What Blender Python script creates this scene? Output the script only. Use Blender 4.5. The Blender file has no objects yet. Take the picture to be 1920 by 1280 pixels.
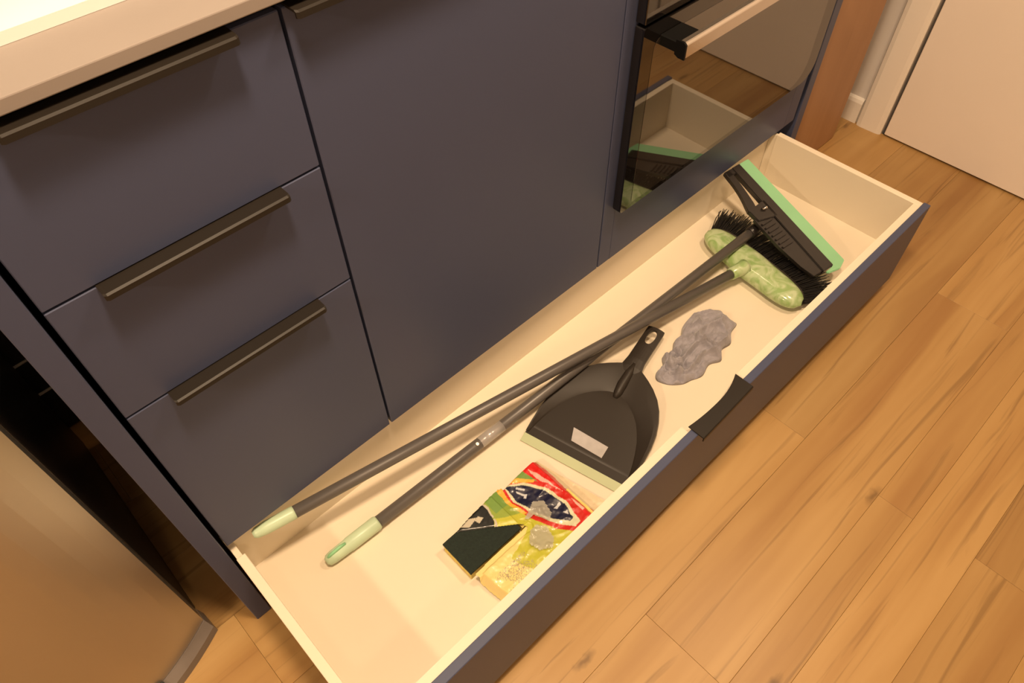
import bpy, bmesh, math, random
from mathutils import Vector, Matrix, noise

random.seed(7)
scene = bpy.context.scene
C = bpy.context.collection

# ------------------------------------------------------------------ camera
cam_data = bpy.data.cameras.new('camera')
cam_data.sensor_width = 36.0
cam_data.sensor_fit = 'HORIZONTAL'
cam_data.lens = 1361.0526 / 1920.0 * 36.0
cam_data.clip_start = 0.02
cam = bpy.data.objects.new('camera', cam_data)
C.objects.link(cam)
RIGHT = Vector((0.72078347, -0.69303908, -0.01296251))
DOWN = Vector((-0.54849516, -0.55881938, -0.62199193))
FWD = Vector((0.42382102, 0.45543137, -0.78291635))
m = Matrix.Identity(4)
for r in range(3):
    m[r][0] = RIGHT[r]; m[r][1] = -DOWN[r]; m[r][2] = -FWD[r]
m[0][3], m[1][3], m[2][3] = 0.0, -0.70, 1.4665
cam.matrix_world = m
scene.camera = cam

# ------------------------------------------------------------------ world, exposure
world = bpy.data.worlds.new('world'); scene.world = world
world.use_nodes = True
world.node_tree.nodes['Background'].inputs[0].default_value = (1.0, 0.8, 0.6, 1)
world.node_tree.nodes['Background'].inputs[1].default_value = 0.05
vs = scene.view_settings
vs.view_transform = 'Standard'; vs.look = 'None'; vs.gamma = 1.0; vs.use_curve_mapping = False
vs.exposure = -0.11

# ceiling lamps: x, y, watts; last is an unseen fill added to brighten the fronts
LAMP_COLOR = (1.0, 0.72, 0.46)
LAMPS = [(-2.10, -0.50, 54.0), (0.25, -0.42, 38.0), (1.45, -0.62, 22.0), (-0.4, -2.2, 10.0)]
CEIL = 2.45

# ------------------------------------------------------------------ mesh helpers
def new_obj(name, verts, faces, mat=None, parent=None, smooth=False):
    me = bpy.data.meshes.new(name)
    me.from_pydata([tuple(v) for v in verts], [], faces)
    me.validate(); me.update()
    return link_mesh(name, me, mat, parent, smooth)

def link_mesh(name, me, mat=None, parent=None, smooth=False):
    if mat: me.materials.append(mat)
    if smooth:
        for p in me.polygons: p.use_smooth = True
    o = bpy.data.objects.new(name, me)
    C.objects.link(o)
    if parent:
        o.parent = parent
        o.matrix_parent_inverse = Matrix.Translation(-parent.location)
    return o

def bm_obj(name, bm, mat=None, parent=None, smooth=False, fix=True):
    if fix: bmesh.ops.recalc_face_normals(bm, faces=bm.faces)
    me = bpy.data.meshes.new(name)
    bm.to_mesh(me); bm.free()
    return link_mesh(name, me, mat, parent, smooth)

def bm_box(bm, x0, x1, y0, y1, z0, z1, bev=0.0, seg=1):
    vs_ = [bm.verts.new(p) for p in ((x0,y0,z0),(x1,y0,z0),(x1,y1,z0),(x0,y1,z0),(x0,y0,z1),(x1,y0,z1),(x1,y1,z1),(x0,y1,z1))]
    fs = [(0,3,2,1),(4,5,6,7),(0,1,5,4),(1,2,6,5),(2,3,7,6),(3,0,4,7)]
    faces = [bm.faces.new([vs_[i] for i in f]) for f in fs]
    if bev > 0:
        edges = list({e for f in faces for e in f.edges})
        bmesh.ops.bevel(bm, geom=edges, offset=bev, segments=seg, affect='EDGES', profile=0.5)

def box(name, x0, x1, y0, y1, z0, z1, mat, parent=None, bev=0.0, seg=1):
    bm = bmesh.new(); bm_box(bm, x0, x1, y0, y1, z0, z1, bev, seg)
    return bm_obj(name, bm, mat, parent)

def prism(name, pts, axis, a0, a1, mat, parent=None, bev=0.0, smooth=False):
    """extrude polygon pts along an axis from a0 to a1; pts are the two other coordinates in xyz order"""
    def P(p, a):
        return {0: (a, p[0], p[1]), 1: (p[0], a, p[1]), 2: (p[0], p[1], a)}[axis]
    bm = bmesh.new()
    v0 = [bm.verts.new(P(p, a0)) for p in pts]; v1 = [bm.verts.new(P(p, a1)) for p in pts]
    n = len(pts)
    bm.faces.new(v0); bm.faces.new(list(reversed(v1)))
    for i in range(n):
        bm.faces.new((v0[i], v1[i], v1[(i+1) % n], v0[(i+1) % n]))
    if bev > 0:
        bmesh.ops.bevel(bm, geom=list(bm.edges), offset=bev, segments=2, affect='EDGES')
    return bm_obj(name, bm, mat, parent, smooth)

def frame_of(d):
    d = d.normalized()
    up = Vector((0, 0, 1)) if abs(d.z) < 0.9 else Vector((1, 0, 0))
    a = d.cross(up).normalized()
    return a, a.cross(d).normalized()

def tube(name, pts, radii, mat, parent=None, seg=20, cap=True):
    pts = [Vector(p) for p in pts]
    verts, faces = [], []
    for i, p in enumerate(pts):
        d = (pts[min(i+1, len(pts)-1)] - pts[max(i-1, 0)])
        a, b = frame_of(d)
        for k in range(seg):
            t = 2*math.pi*k/seg
            verts.append(p + (a*math.cos(t) + b*math.sin(t))*radii[i])
    for i in range(len(pts)-1):
        for k in range(seg):
            k2 = (k+1) % seg
            faces.append((i*seg+k, i*seg+k2, (i+1)*seg+k2, (i+1)*seg+k))
    if cap:
        faces.append(tuple(reversed(range(seg))))
        faces.append(tuple(range((len(pts)-1)*seg, len(pts)*seg)))
    o = new_obj(name, verts, faces, mat, parent, smooth=False)
    for p in o.data.polygons:
        if len(p.vertices) == 4: p.use_smooth = True
    return o

def thing(name, label, cat, loc=(0, 0, 0), group=None):
    o = bpy.data.objects.new(name, None)
    C.objects.link(o)
    o.location = loc; o.empty_display_size = 0.05
    return tag(o, label, cat, group)

def tag(o, label=None, cat=None, group=None, kind=None):
    if label: o['label'] = label
    if cat: o['category'] = cat
    if group: o['group'] = group
    if kind: o['kind'] = kind
    return o

# ------------------------------------------------------------------ material helpers
def mat(name, color, rough=0.5, metal=0.0, spec=0.5, bump=0.0, bscale=60.0, var=0.0, vscale=3.0, coat=0.0, ior=None, aniso=0.0, trans=0.0, alpha=1.0, sheen=0.0):
    m_ = bpy.data.materials.new(name); m_.use_nodes = True
    nt = m_.node_tree; b = nt.nodes['Principled BSDF']
    b.inputs['Base Color'].default_value = (*color, 1)
    b.inputs['Roughness'].default_value = rough
    b.inputs['Metallic'].default_value = metal
    b.inputs['Specular IOR Level'].default_value = spec
    b.inputs['Coat Weight'].default_value = coat
    b.inputs['Coat Roughness'].default_value = 0.08
    b.inputs['Transmission Weight'].default_value = trans
    b.inputs['Alpha'].default_value = alpha
    b.inputs['Sheen Weight'].default_value = sheen
    if ior: b.inputs['IOR'].default_value = ior
    if aniso: b.inputs['Anisotropic'].default_value = aniso
    tc = nt.nodes.new('ShaderNodeTexCoord')
    if bump > 0:
        n = nt.nodes.new('ShaderNodeTexNoise'); n.inputs['Scale'].default_value = bscale; n.inputs['Detail'].default_value = 4
        bp = nt.nodes.new('ShaderNodeBump'); bp.inputs['Strength'].default_value = bump; bp.inputs['Distance'].default_value = 0.002
        nt.links.new(tc.outputs['Object'], n.inputs['Vector']); nt.links.new(n.outputs['Fac'], bp.inputs['Height'])
        nt.links.new(bp.outputs['Normal'], b.inputs['Normal'])
    if var > 0:
        n = nt.nodes.new('ShaderNodeTexNoise'); n.inputs['Scale'].default_value = vscale; n.inputs['Detail'].default_value = 5
        cr = nt.nodes.new('ShaderNodeValToRGB')
        cr.color_ramp.elements[0].position = 0.3; cr.color_ramp.elements[1].position = 0.7
        cr.color_ramp.elements[0].color = (*[c*(1-var) for c in color], 1)
        cr.color_ramp.elements[1].color = (*[min(1, c*(1+var)) for c in color], 1)
        nt.links.new(tc.outputs['Object'], n.inputs['Vector']); nt.links.new(n.outputs['Fac'], cr.inputs['Fac'])
        nt.links.new(cr.outputs['Color'], b.inputs['Base Color'])
    return m_

M = {}
M['blue'] = mat('matt_blue_lacquer', (0.060, 0.073, 0.137), 0.42, spec=0.35, bump=0.02, bscale=400, var=0.04, vscale=2)
M['edge'] = mat('pale_carcass', (0.55, 0.52, 0.50), 0.5)
M['dark_gap'] = mat('dark_carcass', (0.02, 0.018, 0.02), 0.7)
M['handle'] = mat('dark_bronze_handle', (0.016, 0.0125, 0.0095), 0.46, metal=0.0, spec=0.30, bump=0.02, bscale=500)
M['cream'] = mat('cream_melamine', (0.79, 0.705, 0.56), 0.30, spec=0.45, var=0.012, vscale=4)
M['worktop'] = mat('beige_worktop', (0.28, 0.245, 0.225), 0.35, bump=0.01, bscale=300, var=0.03, vscale=9)
M['white'] = mat('white_gloss', (0.90, 0.89, 0.88), 0.25)
M['paint'] = mat('white_wall_paint', (0.68, 0.65, 0.62), 0.6, bump=0.03, bscale=180, var=0.02, vscale=2)
M['trim'] = mat('white_satin_trim', (0.82, 0.77, 0.70), 0.35, bump=0.01, bscale=90)
M['door'] = mat('white_door_paint', (0.82, 0.75, 0.68), 0.38, bump=0.01, bscale=120, var=0.015, vscale=3)
M['ceiling'] = mat('ceiling_paint', (0.55, 0.53, 0.50), 0.8)
M['glass'] = mat('black_oven_glass', (0.006, 0.005, 0.005), 0.03, spec=0.5, ior=1.9)
M['glass_in'] = mat('smoked_oven_window', (0.024, 0.019, 0.015), 0.025, spec=0.5, ior=2.55)
M['steel'] = mat('brushed_steel', (0.72, 0.68, 0.64), 0.22, metal=1.0, bump=0.02, bscale=300)
M['fridge'] = mat('satin_steel_door', (0.50, 0.46, 0.40), 0.34, metal=0.85, bump=0.01, bscale=200, var=0.03, vscale=1.5)
M['black'] = mat('black_plastic', (0.012, 0.011, 0.011), 0.4, bump=0.02, bscale=200)
M['deep_black'] = mat('deep_black_plastic', (0.004, 0.004, 0.004), 0.5, spec=0.15)
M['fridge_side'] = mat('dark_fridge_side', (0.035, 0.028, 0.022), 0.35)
M['rim'] = mat('grey_base_trim', (0.20, 0.17, 0.15), 0.4)
M['pale_line'] = mat('pale_trim_line', (0.85, 0.82, 0.78), 0.4)
M['stick'] = mat('grey_tube', (0.125, 0.115, 0.110), 0.38, metal=0.25, spec=0.5, bump=0.01, bscale=200)
M['mint_cap'] = mat('pale_mint_plastic', (0.50, 0.64, 0.45), 0.35, var=0.05, vscale=20)
M['mint'] = mat('mint_rubber', (0.26, 0.57, 0.31), 0.38, var=0.05, vscale=8)
M['lip'] = mat('olive_mint_rubber', (0.46, 0.52, 0.32), 0.45, var=0.03, vscale=12)
M['broom_black'] = mat('broom_black_plastic', (0.016, 0.013, 0.012), 0.30, bump=0.03, bscale=150)
M['bristle'] = mat('black_bristle', (0.012, 0.011, 0.011), 0.45)
M['pan'] = mat('dark_grey_plastic', (0.026, 0.0205, 0.016), 0.46, spec=0.35, bump=0.03, bscale=260)
M['sticker'] = mat('silver_sticker', (0.52, 0.50, 0.50), 0.30, metal=0.25, var=0.10, vscale=40)
M['foil'] = mat('clear_label', (0.40, 0.38, 0.37), 0.25, metal=0.2)
M['rag'] = mat('grey_cloth', (0.30, 0.285, 0.32), 0.9, bump=0.7, bscale=220, var=0.16, vscale=38, sheen=0.3)
M['sponge'] = mat('yellow_sponge', (0.80, 0.66, 0.20), 0.85, bump=0.8, bscale=420, var=0.10, vscale=120)
M['scourer'] = mat('dark_green_scourer', (0.010, 0.020, 0.014), 0.85, bump=0.8, bscale=700, var=0.25, vscale=200)
M['film'] = mat('pale_gloss_film', (0.50, 0.48, 0.40), 0.3, coat=0.2, bump=0.3, bscale=90, alpha=0.6)
M['rail'] = mat('zinc_rail', (0.5, 0.5, 0.5), 0.35, metal=0.9)
M['subfloor'] = mat('subfloor', (0.10, 0.06, 0.03), 0.9)

def marbled(name, c0, c1):
    m_ = mat(name, c0, 0.28, coat=0.4)
    nt = m_.node_tree; b = nt.nodes['Principled BSDF']
    tc = nt.nodes.new('ShaderNodeTexCoord')
    n = nt.nodes.new('ShaderNodeTexNoise'); n.inputs['Scale'].default_value = 26; n.inputs['Detail'].default_value = 4; n.inputs['Distortion'].default_value = 1.6
    cr = nt.nodes.new('ShaderNodeValToRGB')
    cr.color_ramp.elements[0].position = 0.40; cr.color_ramp.elements[0].color = (*c0, 1)
    cr.color_ramp.elements[1].position = 0.64; cr.color_ramp.elements[1].color = (*c1, 1)
    nt.links.new(tc.outputs['Object'], n.inputs['Vector']); nt.links.new(n.outputs['Fac'], cr.inputs['Fac'])
    nt.links.new(cr.outputs['Color'], b.inputs['Base Color'])
    return m_
M['broom_green'] = marbled('marbled_green_plastic', (0.27, 0.42, 0.15), (0.50, 0.60, 0.36))

def wood(name, base, dark, light, stretch=(0.9, 11.0, 11.0), per_object=True, rough=0.38, knots=True, grain=1.0):
    m_ = bpy.data.materials.new(name); m_.use_nodes = True
    nt = m_.node_tree; N = nt.nodes; L = nt.links; b = N['Principled BSDF']
    b.inputs['Roughness'].default_value = rough
    b.inputs['Specular IOR Level'].default_value = 0.35
    tc = N.new('ShaderNodeTexCoord'); oi = N.new('ShaderNodeObjectInfo')
    mul = N.new('ShaderNodeVectorMath'); mul.operation = 'MULTIPLY_ADD'
    comb = N.new('ShaderNodeCombineXYZ')
    k = N.new('ShaderNodeMath'); k.operation = 'MULTIPLY'; k.inputs[1].default_value = 37.0 if per_object else 0.0
    L.new(oi.outputs['Random'], k.inputs[0])
    L.new(k.outputs[0], comb.inputs[0]); L.new(k.outputs[0], comb.inputs[1]); L.new(k.outputs[0], comb.inputs[2])
    L.new(tc.outputs['Object'], mul.inputs[0]); mul.inputs[1].default_value = (1, 1, 1); L.new(comb.outputs[0], mul.inputs[2])
    st = N.new('ShaderNodeVectorMath'); st.operation = 'MULTIPLY'; st.inputs[1].default_value = stretch
    L.new(mul.outputs[0], st.inputs[0])
    # a slow bend of the grain
    warp = N.new('ShaderNodeTexNoise'); warp.inputs['Scale'].default_value = 1.1; warp.inputs['Detail'].default_value = 2
    L.new(st.outputs[0], warp.inputs['Vector'])
    wadd = N.new('ShaderNodeVectorMath'); wadd.operation = 'MULTIPLY_ADD'; wadd.inputs[1].default_value = (0.5, 0.9, 0.9)
    L.new(warp.outputs['Color'], wadd.inputs[0]); L.new(st.outputs[0], wadd.inputs[2])
    n1 = N.new('ShaderNodeTexNoise'); n1.inputs['Scale'].default_value = 1.0; n1.inputs['Detail'].default_value = 3; n1.inputs['Roughness'].default_value = 0.55
    L.new(wadd.outputs[0], n1.inputs['Vector'])
    cr = N.new('ShaderNodeValToRGB')
    e = cr.color_ramp.elements
    e[0].position = 0.28; e[0].color = (*dark, 1)
    e[1].position = 0.72; e[1].color = (*light, 1)
    mid = cr.color_ramp.elements.new(0.5); mid.color = (*base, 1)
    L.new(n1.outputs['Fac'], cr.inputs['Fac'])
    # thin dark grain lines
    fine = N.new('ShaderNodeTexNoise'); fine.inputs['Scale'].default_value = 4.2; fine.inputs['Detail'].default_value = 4
    fs = N.new('ShaderNodeVectorMath'); fs.operation = 'MULTIPLY'; fs.inputs[1].default_value = (0.22, 1.5, 1.5)
    L.new(wadd.outputs[0], fs.inputs[0]); L.new(fs.outputs[0], fine.inputs['Vector'])
    fr = N.new('ShaderNodeMapRange'); fr.inputs[1].default_value = 0.57; fr.inputs[2].default_value = 0.69; fr.inputs[3].default_value = 0.0; fr.inputs[4].default_value = 0.30*grain
    L.new(fine.outputs['Fac'], fr.inputs[0])
    mx = N.new('ShaderNodeMix'); mx.data_type = 'RGBA'; mx.inputs['B'].default_value = (*[c*0.55 for c in dark], 1)
    L.new(fr.outputs[0], mx.inputs['Factor']); L.new(cr.outputs['Color'], mx.inputs['A'])
    out = mx.outputs['Result']
    if knots:
        kv = N.new('ShaderNodeVectorMath'); kv.operation = 'MULTIPLY'; kv.inputs[1].default_value = (1.7, 4.8, 1.0)
        kw = N.new('ShaderNodeTexNoise'); kw.inputs['Scale'].default_value = 40; L.new(mul.outputs[0], kw.inputs['Vector'])
        kadd = N.new('ShaderNodeVectorMath'); kadd.operation = 'MULTIPLY_ADD'; kadd.inputs[1].default_value = (0.05, 0.10, 0)
        L.new(mul.outputs[0], kv.inputs[0]); L.new(kw.outputs['Color'], kadd.inputs[0]); L.new(kv.outputs[0], kadd.inputs[2])
        vo = N.new('ShaderNodeTexVoronoi'); vo.voronoi_dimensions = '2D'; vo.inputs['Scale'].default_value = 1.0; L.new(kadd.outputs[0], vo.inputs['Vector'])
        kr = N.new('ShaderNodeMapRange'); kr.inputs[1].default_value = 0.012; kr.inputs[2].default_value = 0.060; kr.inputs[3].default_value = 0.72; kr.inputs[4].default_value = 0.0
        L.new(vo.outputs['Distance'], kr.inputs[0])
        gate = N.new('ShaderNodeSeparateColor'); L.new(vo.outputs['Color'], gate.inputs[0])
        gt = N.new('ShaderNodeMath'); gt.operation = 'GREATER_THAN'; gt.inputs[1].default_value = 0.45; L.new(gate.outputs[0], gt.inputs[0])
        gm = N.new('ShaderNodeMath'); gm.operation = 'MULTIPLY'; L.new(kr.outputs[0], gm.inputs[0]); L.new(gt.outputs[0], gm.inputs[1])
        mk = N.new('ShaderNodeMix'); mk.data_type = 'RGBA'; mk.inputs['B'].default_value = (*[c*0.42 for c in dark], 1)
        L.new(gm.outputs[0], mk.inputs['Factor']); L.new(out, mk.inputs['A'])
        out = mk.outputs['Result']
    # tone of each plank
    hs = N.new('ShaderNodeHueSaturation')
    vr = N.new('ShaderNodeMapRange'); vr.inputs[3].default_value = 0.91 if per_object else 1.0; vr.inputs[4].default_value = 1.09 if per_object else 1.0
    L.new(oi.outputs['Random'], vr.inputs[0]); L.new(vr.outputs[0], hs.inputs['Value']); L.new(out, hs.inputs['Color'])
    L.new(hs.outputs['Color'], b.inputs['Base Color'])
    bp = N.new('ShaderNodeBump'); bp.inputs['Strength'].default_value = 0.08; bp.inputs['Distance'].default_value = 0.002
    L.new(fine.outputs['Fac'], bp.inputs['Height']); L.new(bp.outputs['Normal'], b.inputs['Normal'])
    return m_
M['plank'] = wood('oak_laminate', (0.400, 0.236, 0.084), (0.318, 0.168, 0.056), (0.470, 0.295, 0.116), grain=1.7)
M['veneer'] = wood('red_oak_veneer', (0.36, 0.195, 0.095), (0.32, 0.165, 0.078), (0.40, 0.222, 0.112), stretch=(11, 11, 0.9), per_object=False, knots=False, rough=0.5, grain=0.4)

# ------------------------------------------------------------------ room shell
X0, X1, Y0, Y1 = -2.70, 2.275, -2.90, 0.80
floor = box('floor', X0, X1, Y0, Y1, -0.06, -0.009, M['subfloor']); tag(floor, kind='structure')
# rows of planks: far edge y, near edge y, x of the joints
row_edges = [0.80, 0.61, 0.42, 0.23, 0.04, -0.15, -0.34, -0.53, -0.72, -0.80, -0.93, -1.08, -1.27, -1.46, -1.65, -1.84, -2.03, -2.22, -2.41, -2.60, -2.79, -2.90]
fixed = {(-0.34): [1.080, -0.145], (-0.53): [1.730, 0.505, -0.72], (-0.72): [1.070], (-0.80): [1.86, 0.32], (-0.93): [1.082, -0.15], 0.04: [1.10, -0.085]}
for i in range(len(row_edges)-1):
    ya, yb = row_edges[i], row_edges[i+1]
    joints = fixed.get(ya)
    if joints is None:
        s0 = random.uniform(0, 1.2); joints = [X0 + s0 + 1.2*k for k in range(5)]
    xs = [X0] + sorted(j for j in joints if X0+0.1 < j < X1-0.05) + [X1]
    for k in range(len(xs)-1):
        bm = bmesh.new()
        g = 0.0002
        bm_box(bm, xs[k]+g, xs[k+1]-g, yb+g, ya-g, -0.009, 0.0, 0.0004)
        bm_obj('plank', bm, M['plank'], floor)

wb = box('wall_back', X0-0.1, X1+0.1, Y1, Y1+0.1, -0.06, CEIL, M['paint']); tag(wb, kind='structure')
wl = box('wall_left', X0-0.1, X0, Y0, Y1, -0.06, CEIL, M['paint']); tag(wl, kind='structure')
wf = box('wall_front', X0-0.1, X1+0.1, Y0-0.1, Y0, -0.06, CEIL, M['paint']); tag(wf, kind='structure')
ce = box('ceiling', X0-0.1, X1+0.1, Y0-0.1, Y1+0.1, CEIL, CEIL+0.1, M['ceiling']); tag(ce, kind='structure')
# right wall with a doorway between y = -0.075 and y = -0.93
DY0, DY1, DZ = -0.93, -0.068, 2.04
bm = bmesh.new()
bm_box(bm, X1, X1+0.1, DY1, Y1, -0.06, CEIL); bm_box(bm, X1, X1+0.1, Y0, DY0, -0.06, CEIL); bm_box(bm, X1, X1+0.1, DY0, DY1, DZ, CEIL)
wr = bm_obj('wall_right', bm, M['paint']); tag(wr, kind='structure')
# casing round the door, one moulded board each side and one across
def casing_profile(y_in, sgn):
    return [(X1, y_in+sgn*0.000), (X1-0.010, y_in), (X1-0.015, y_in+sgn*0.006), (X1-0.017, y_in+sgn*0.016), (X1-0.019, y_in+sgn*0.070), (X1-0.016, y_in+sgn*0.083), (X1-0.006, y_in+sgn*0.088), (X1, y_in+sgn*0.088)]
t1 = prism('trim_1', casing_profile(DY1-0.001, 1), 2, 0.0, DZ+0.09, M['trim']); tag(t1, kind='structure')
t2 = prism('trim_2', casing_profile(DY0+0.001, -1), 2, 0.0, DZ+0.09, M['trim']); tag(t2, kind='structure')
t3 = box('trim_3', X1-0.019, X1, DY0, DY1, DZ, DZ+0.09, M['trim'], bev=0.003); tag(t3, kind='structure')
door = box('door_1', X1-0.010, X1+0.030, DY0+0.012, DY1-0.012, 0.006, DZ-0.006, M['door'], bev=0.002); tag(door, kind='structure')
bm = bmesh.new()
hy = DY0+0.07
bm_box(bm, X1-0.018, X1-0.0095, hy-0.02, hy+0.02, 0.93, 1.13, 0.003)
bm_obj('handle_plate', bm, M['steel'], door)
tube('door_handle', [(X1-0.012, hy, 1.06), (X1-0.055, hy, 1.06), (X1-0.062, hy+0.012, 1.06), (X1-0.062, hy+0.12, 1.06)], [0.009, 0.009, 0.009, 0.008], M['steel'], door)
# dark threshold behind the door leaf
th = box('trim_4', X1+0.031, X1+0.1, DY0, DY1, -0.03, DZ, M['dark_gap']); tag(th, kind='structure')
bprof = [(X1, 0.0), (X1-0.014, 0.0), (X1-0.014, 0.070), (X1-0.010, 0.080), (X1-0.004, 0.084), (X1, 0.085)]
def baseboard(name, ya, yb):
    bm = bmesh.new()
    a = [bm.verts.new((p[0], ya, p[1])) for p in bprof]; b_ = [bm.verts.new((p[0], yb, p[1])) for p in bprof]
    bm.faces.new(a); bm.faces.new(list(reversed(b_)))
    for i in range(len(a)): bm.faces.new((a[i], b_[i], b_[(i+1) % len(a)], a[(i+1) % len(a)]))
    o = bm_obj(name, bm, M['trim']); tag(o, kind='structure')
baseboard('baseboard_right', 0.0215, Y1-0.015)
baseboard('baseboard_right', Y0+0.015, DY0-0.09)
o = box('baseboard_back', X0, -0.75, Y1-0.014, Y1, 0, 0.085, M['trim'], bev=0.003); tag(o, kind='structure')
o = box('baseboard_left', X0, X0+0.014, Y0, Y1-0.015, 0, 0.085, M['trim'], bev=0.003); tag(o, kind='structure')
o = box('baseboard_front', X0+0.015, X1-0.015, Y0, Y0+0.014, 0, 0.085, M['trim'], bev=0.003); tag(o, kind='structure')

# ceiling lamps, each with its own light
emit = bpy.data.materials.new('lamp_diffuser'); emit.use_nodes = True
eb = emit.node_tree.nodes['Principled BSDF']
eb.inputs['Emission Color'].default_value = (*LAMP_COLOR, 1); eb.inputs['Emission Strength'].default_value = 6.0
lamp_words = ['by the left wall', 'above the drawer unit', 'near the white door', 'added out of view by the front wall as fill light']
for (lx, ly, w), words in zip(LAMPS, lamp_words):
    t = thing('ceiling_lamp', 'round white ceiling lamp with frosted disc ' + words, 'lamp', (lx, ly, CEIL), 'ceiling lamps')
    tube('ring', [(lx, ly, CEIL), (lx, ly, CEIL-0.03), (lx, ly, CEIL-0.035)], [0.15, 0.15, 0.14], M['white'], t, seg=40)
    tube('diffuser', [(lx, ly, CEIL-0.034), (lx, ly, CEIL-0.040)], [0.128, 0.120], emit, t, seg=40)
    ld = bpy.data.lights.new('lamp_light', 'AREA'); ld.shape = 'DISK'; ld.size = 0.24; ld.energy = w; ld.color = LAMP_COLOR
    lo = bpy.data.objects.new('lamp_light', ld); C.objects.link(lo); lo.parent = t; lo.location = (0, 0, -0.045)

# ------------------------------------------------------------------ kitchen run
ZB, ZT = 0.294, 1.096          # under and upper edge of the fronts
FT = 0.018                     # front thickness
CY1 = 0.60                     # back of the carcasses
GAP = 0.0016

def edge_pull(name, parent, x0, x1, yf, z, depth=0.022):
    """dark profile handle hooked over the upper edge of a front whose outer face is at y = yf"""
    prof = [(yf+0.018, z), (yf+0.018, z+0.0022), (yf-depth+0.003, z+0.0022), (yf-depth, z+0.0006), (yf-depth-0.0005, z-0.0060), (yf-depth+0.0022, z-0.0065),
            (yf-depth+0.0026, z-0.0008), (yf-0.0005, z-0.0006), (yf-0.0005, z)]
    bm = bmesh.new()
    n = len(prof); rings = []
    for x, sc_ in ((x0, 0.0), (x0+0.003, 1.0), (x1-0.003, 1.0), (x1, 0.0)):
        ins = 0.0 if sc_ else 0.0025
        rings.append([bm.verts.new((x, min(p[0]+ins, yf+0.018) if p[0] < yf else p[0], p[1])) for p in prof])
    for a, b_ in zip(rings[:-1], rings[1:]):
        for i in range(n): bm.faces.new((a[i], b_[i], b_[(i+1) % n], a[(i+1) % n]))
    bm.faces.new(rings[0]); bm.faces.new(list(reversed(rings[-1])))
    return bm_obj(name, bm, M['handle'], parent)

def carcass(name, parent, x0, x1, bottom=True):
    bm = bmesh.new()
    y0 = FT + 0.004
    bm_box(bm, x0, x0+0.016, y0, CY1, ZB+0.004, ZT); bm_box(bm, x1-0.016, x1, y0, CY1, ZB+0.004, ZT)
    bm_box(bm, x0+0.016, x1-0.016, y0, CY1, ZB+0.004, ZB+0.020); bm_box(bm, x0+0.016, x1-0.016, CY1-0.008, CY1, ZB+0.020, ZT)
    bm_box(bm, x0+0.016, x1-0.016, y0, y0+0.08, ZT-0.016, ZT)
    o = bm_obj(name, bm, M['dark_gap'], parent)
    for lx in (x0+0.05, x1-0.05):
        tube('leg', [(lx, 0.56, 0), (lx, 0.56, 0.008), (lx, 0.56, 0.012), (lx, 0.56, ZB+0.006)], [0.025, 0.025, 0.016, 0.016], M['black'], parent, seg=12)
    return o

# three-drawer unit
du = thing('drawer_unit', 'narrow blue kitchen base unit with three drawers and dark bar handles', 'drawer unit', (0.157, 0.3, 0))
LX0, LX1 = -0.0165, 0.3325
carcass('carcass', du, LX0, LX1)
for (z0, z1, words) in ((0.8985, ZT, 'topmost'), (0.6955, 0.8955, 'middle'), (ZB, 0.6925, 'tall bottom')):
    fr = box('drawer_front', LX0, LX1-GAP, 0, FT, z0, z1, M['blue'], du, bev=0.0012)
    tag(fr, words + ' blue drawer front')
    edge_pull('handle', fr, 0.0405, 0.2735, 0.0, z1 - (0.0 if words != 'topmost' else 0.0))

# cupboard with one large door
cu = thing('cupboard', 'wide blue kitchen base cupboard with one plain door, between drawers and oven', 'cupboard', (0.62, 0.3, 0))
carcass('carcass', cu, LX1+0.001, 0.9165)
dr = box('cupboard_door', LX1+0.003, 0.9165-GAP, 0, FT, ZB, ZT, M['blue'], cu, bev=0.0012)
edge_pull('handle', dr, 0.330+0.010, 0.905, 0.0, ZT)

# housing round the oven
OX0, OX1, OZ0, OZ1 = 0.944, 1.668, 0.449, 1.092
oh = thing('oven_housing', 'blue kitchen housing framing the built-in oven', 'cabinet', (1.32, 0.3, 0))
HX0, HX1 = 0.9175, 1.705
bm = bmesh.new()
bm_box(bm, HX0, HX0+0.016, FT+0.004, CY1, ZB+0.004, ZT); bm_box(bm, HX1-0.016, HX1, FT+0.004, CY1, ZB+0.004, ZT)
bm_box(bm, HX0+0.016, HX1-0.016, FT+0.004, CY1, ZB+0.004, ZB+0.020); bm_box(bm, HX0+0.016, HX1-0.016, FT+0.004, CY1, OZ0-0.020, OZ0-0.004)
bm_box(bm, HX0+0.016, HX1-0.016, CY1-0.008, CY1, ZB+0.020, OZ0-0.020); bm_box(bm, HX0+0.016, HX1-0.016, CY1-0.008, CY1, OZ0-0.004, ZT)
bm_obj('carcass', bm, M['dark_gap'], oh)
for lx in (HX0+0.05, HX1-0.05):
    tube('leg', [(lx, 0.56, 0), (lx, 0.56, 0.008), (lx, 0.56, 0.012), (lx, 0.56, ZB+0.006)], [0.025, 0.025, 0.016, 0.016], M['black'], oh, seg=12)
box('filler_strip', HX0, OX0+0.012, 0, FT, ZB, ZT, M['blue'], oh, bev=0.001)
box('filler_strip', OX1-0.010, HX1, 0, FT, ZB, ZT, M['blue'], oh, bev=0.001)
box('lower_panel', OX0+0.012, OX1-0.010, 0.0, FT, ZB, OZ0+0.006, M['blue'], oh, bev=0.0004)

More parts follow.
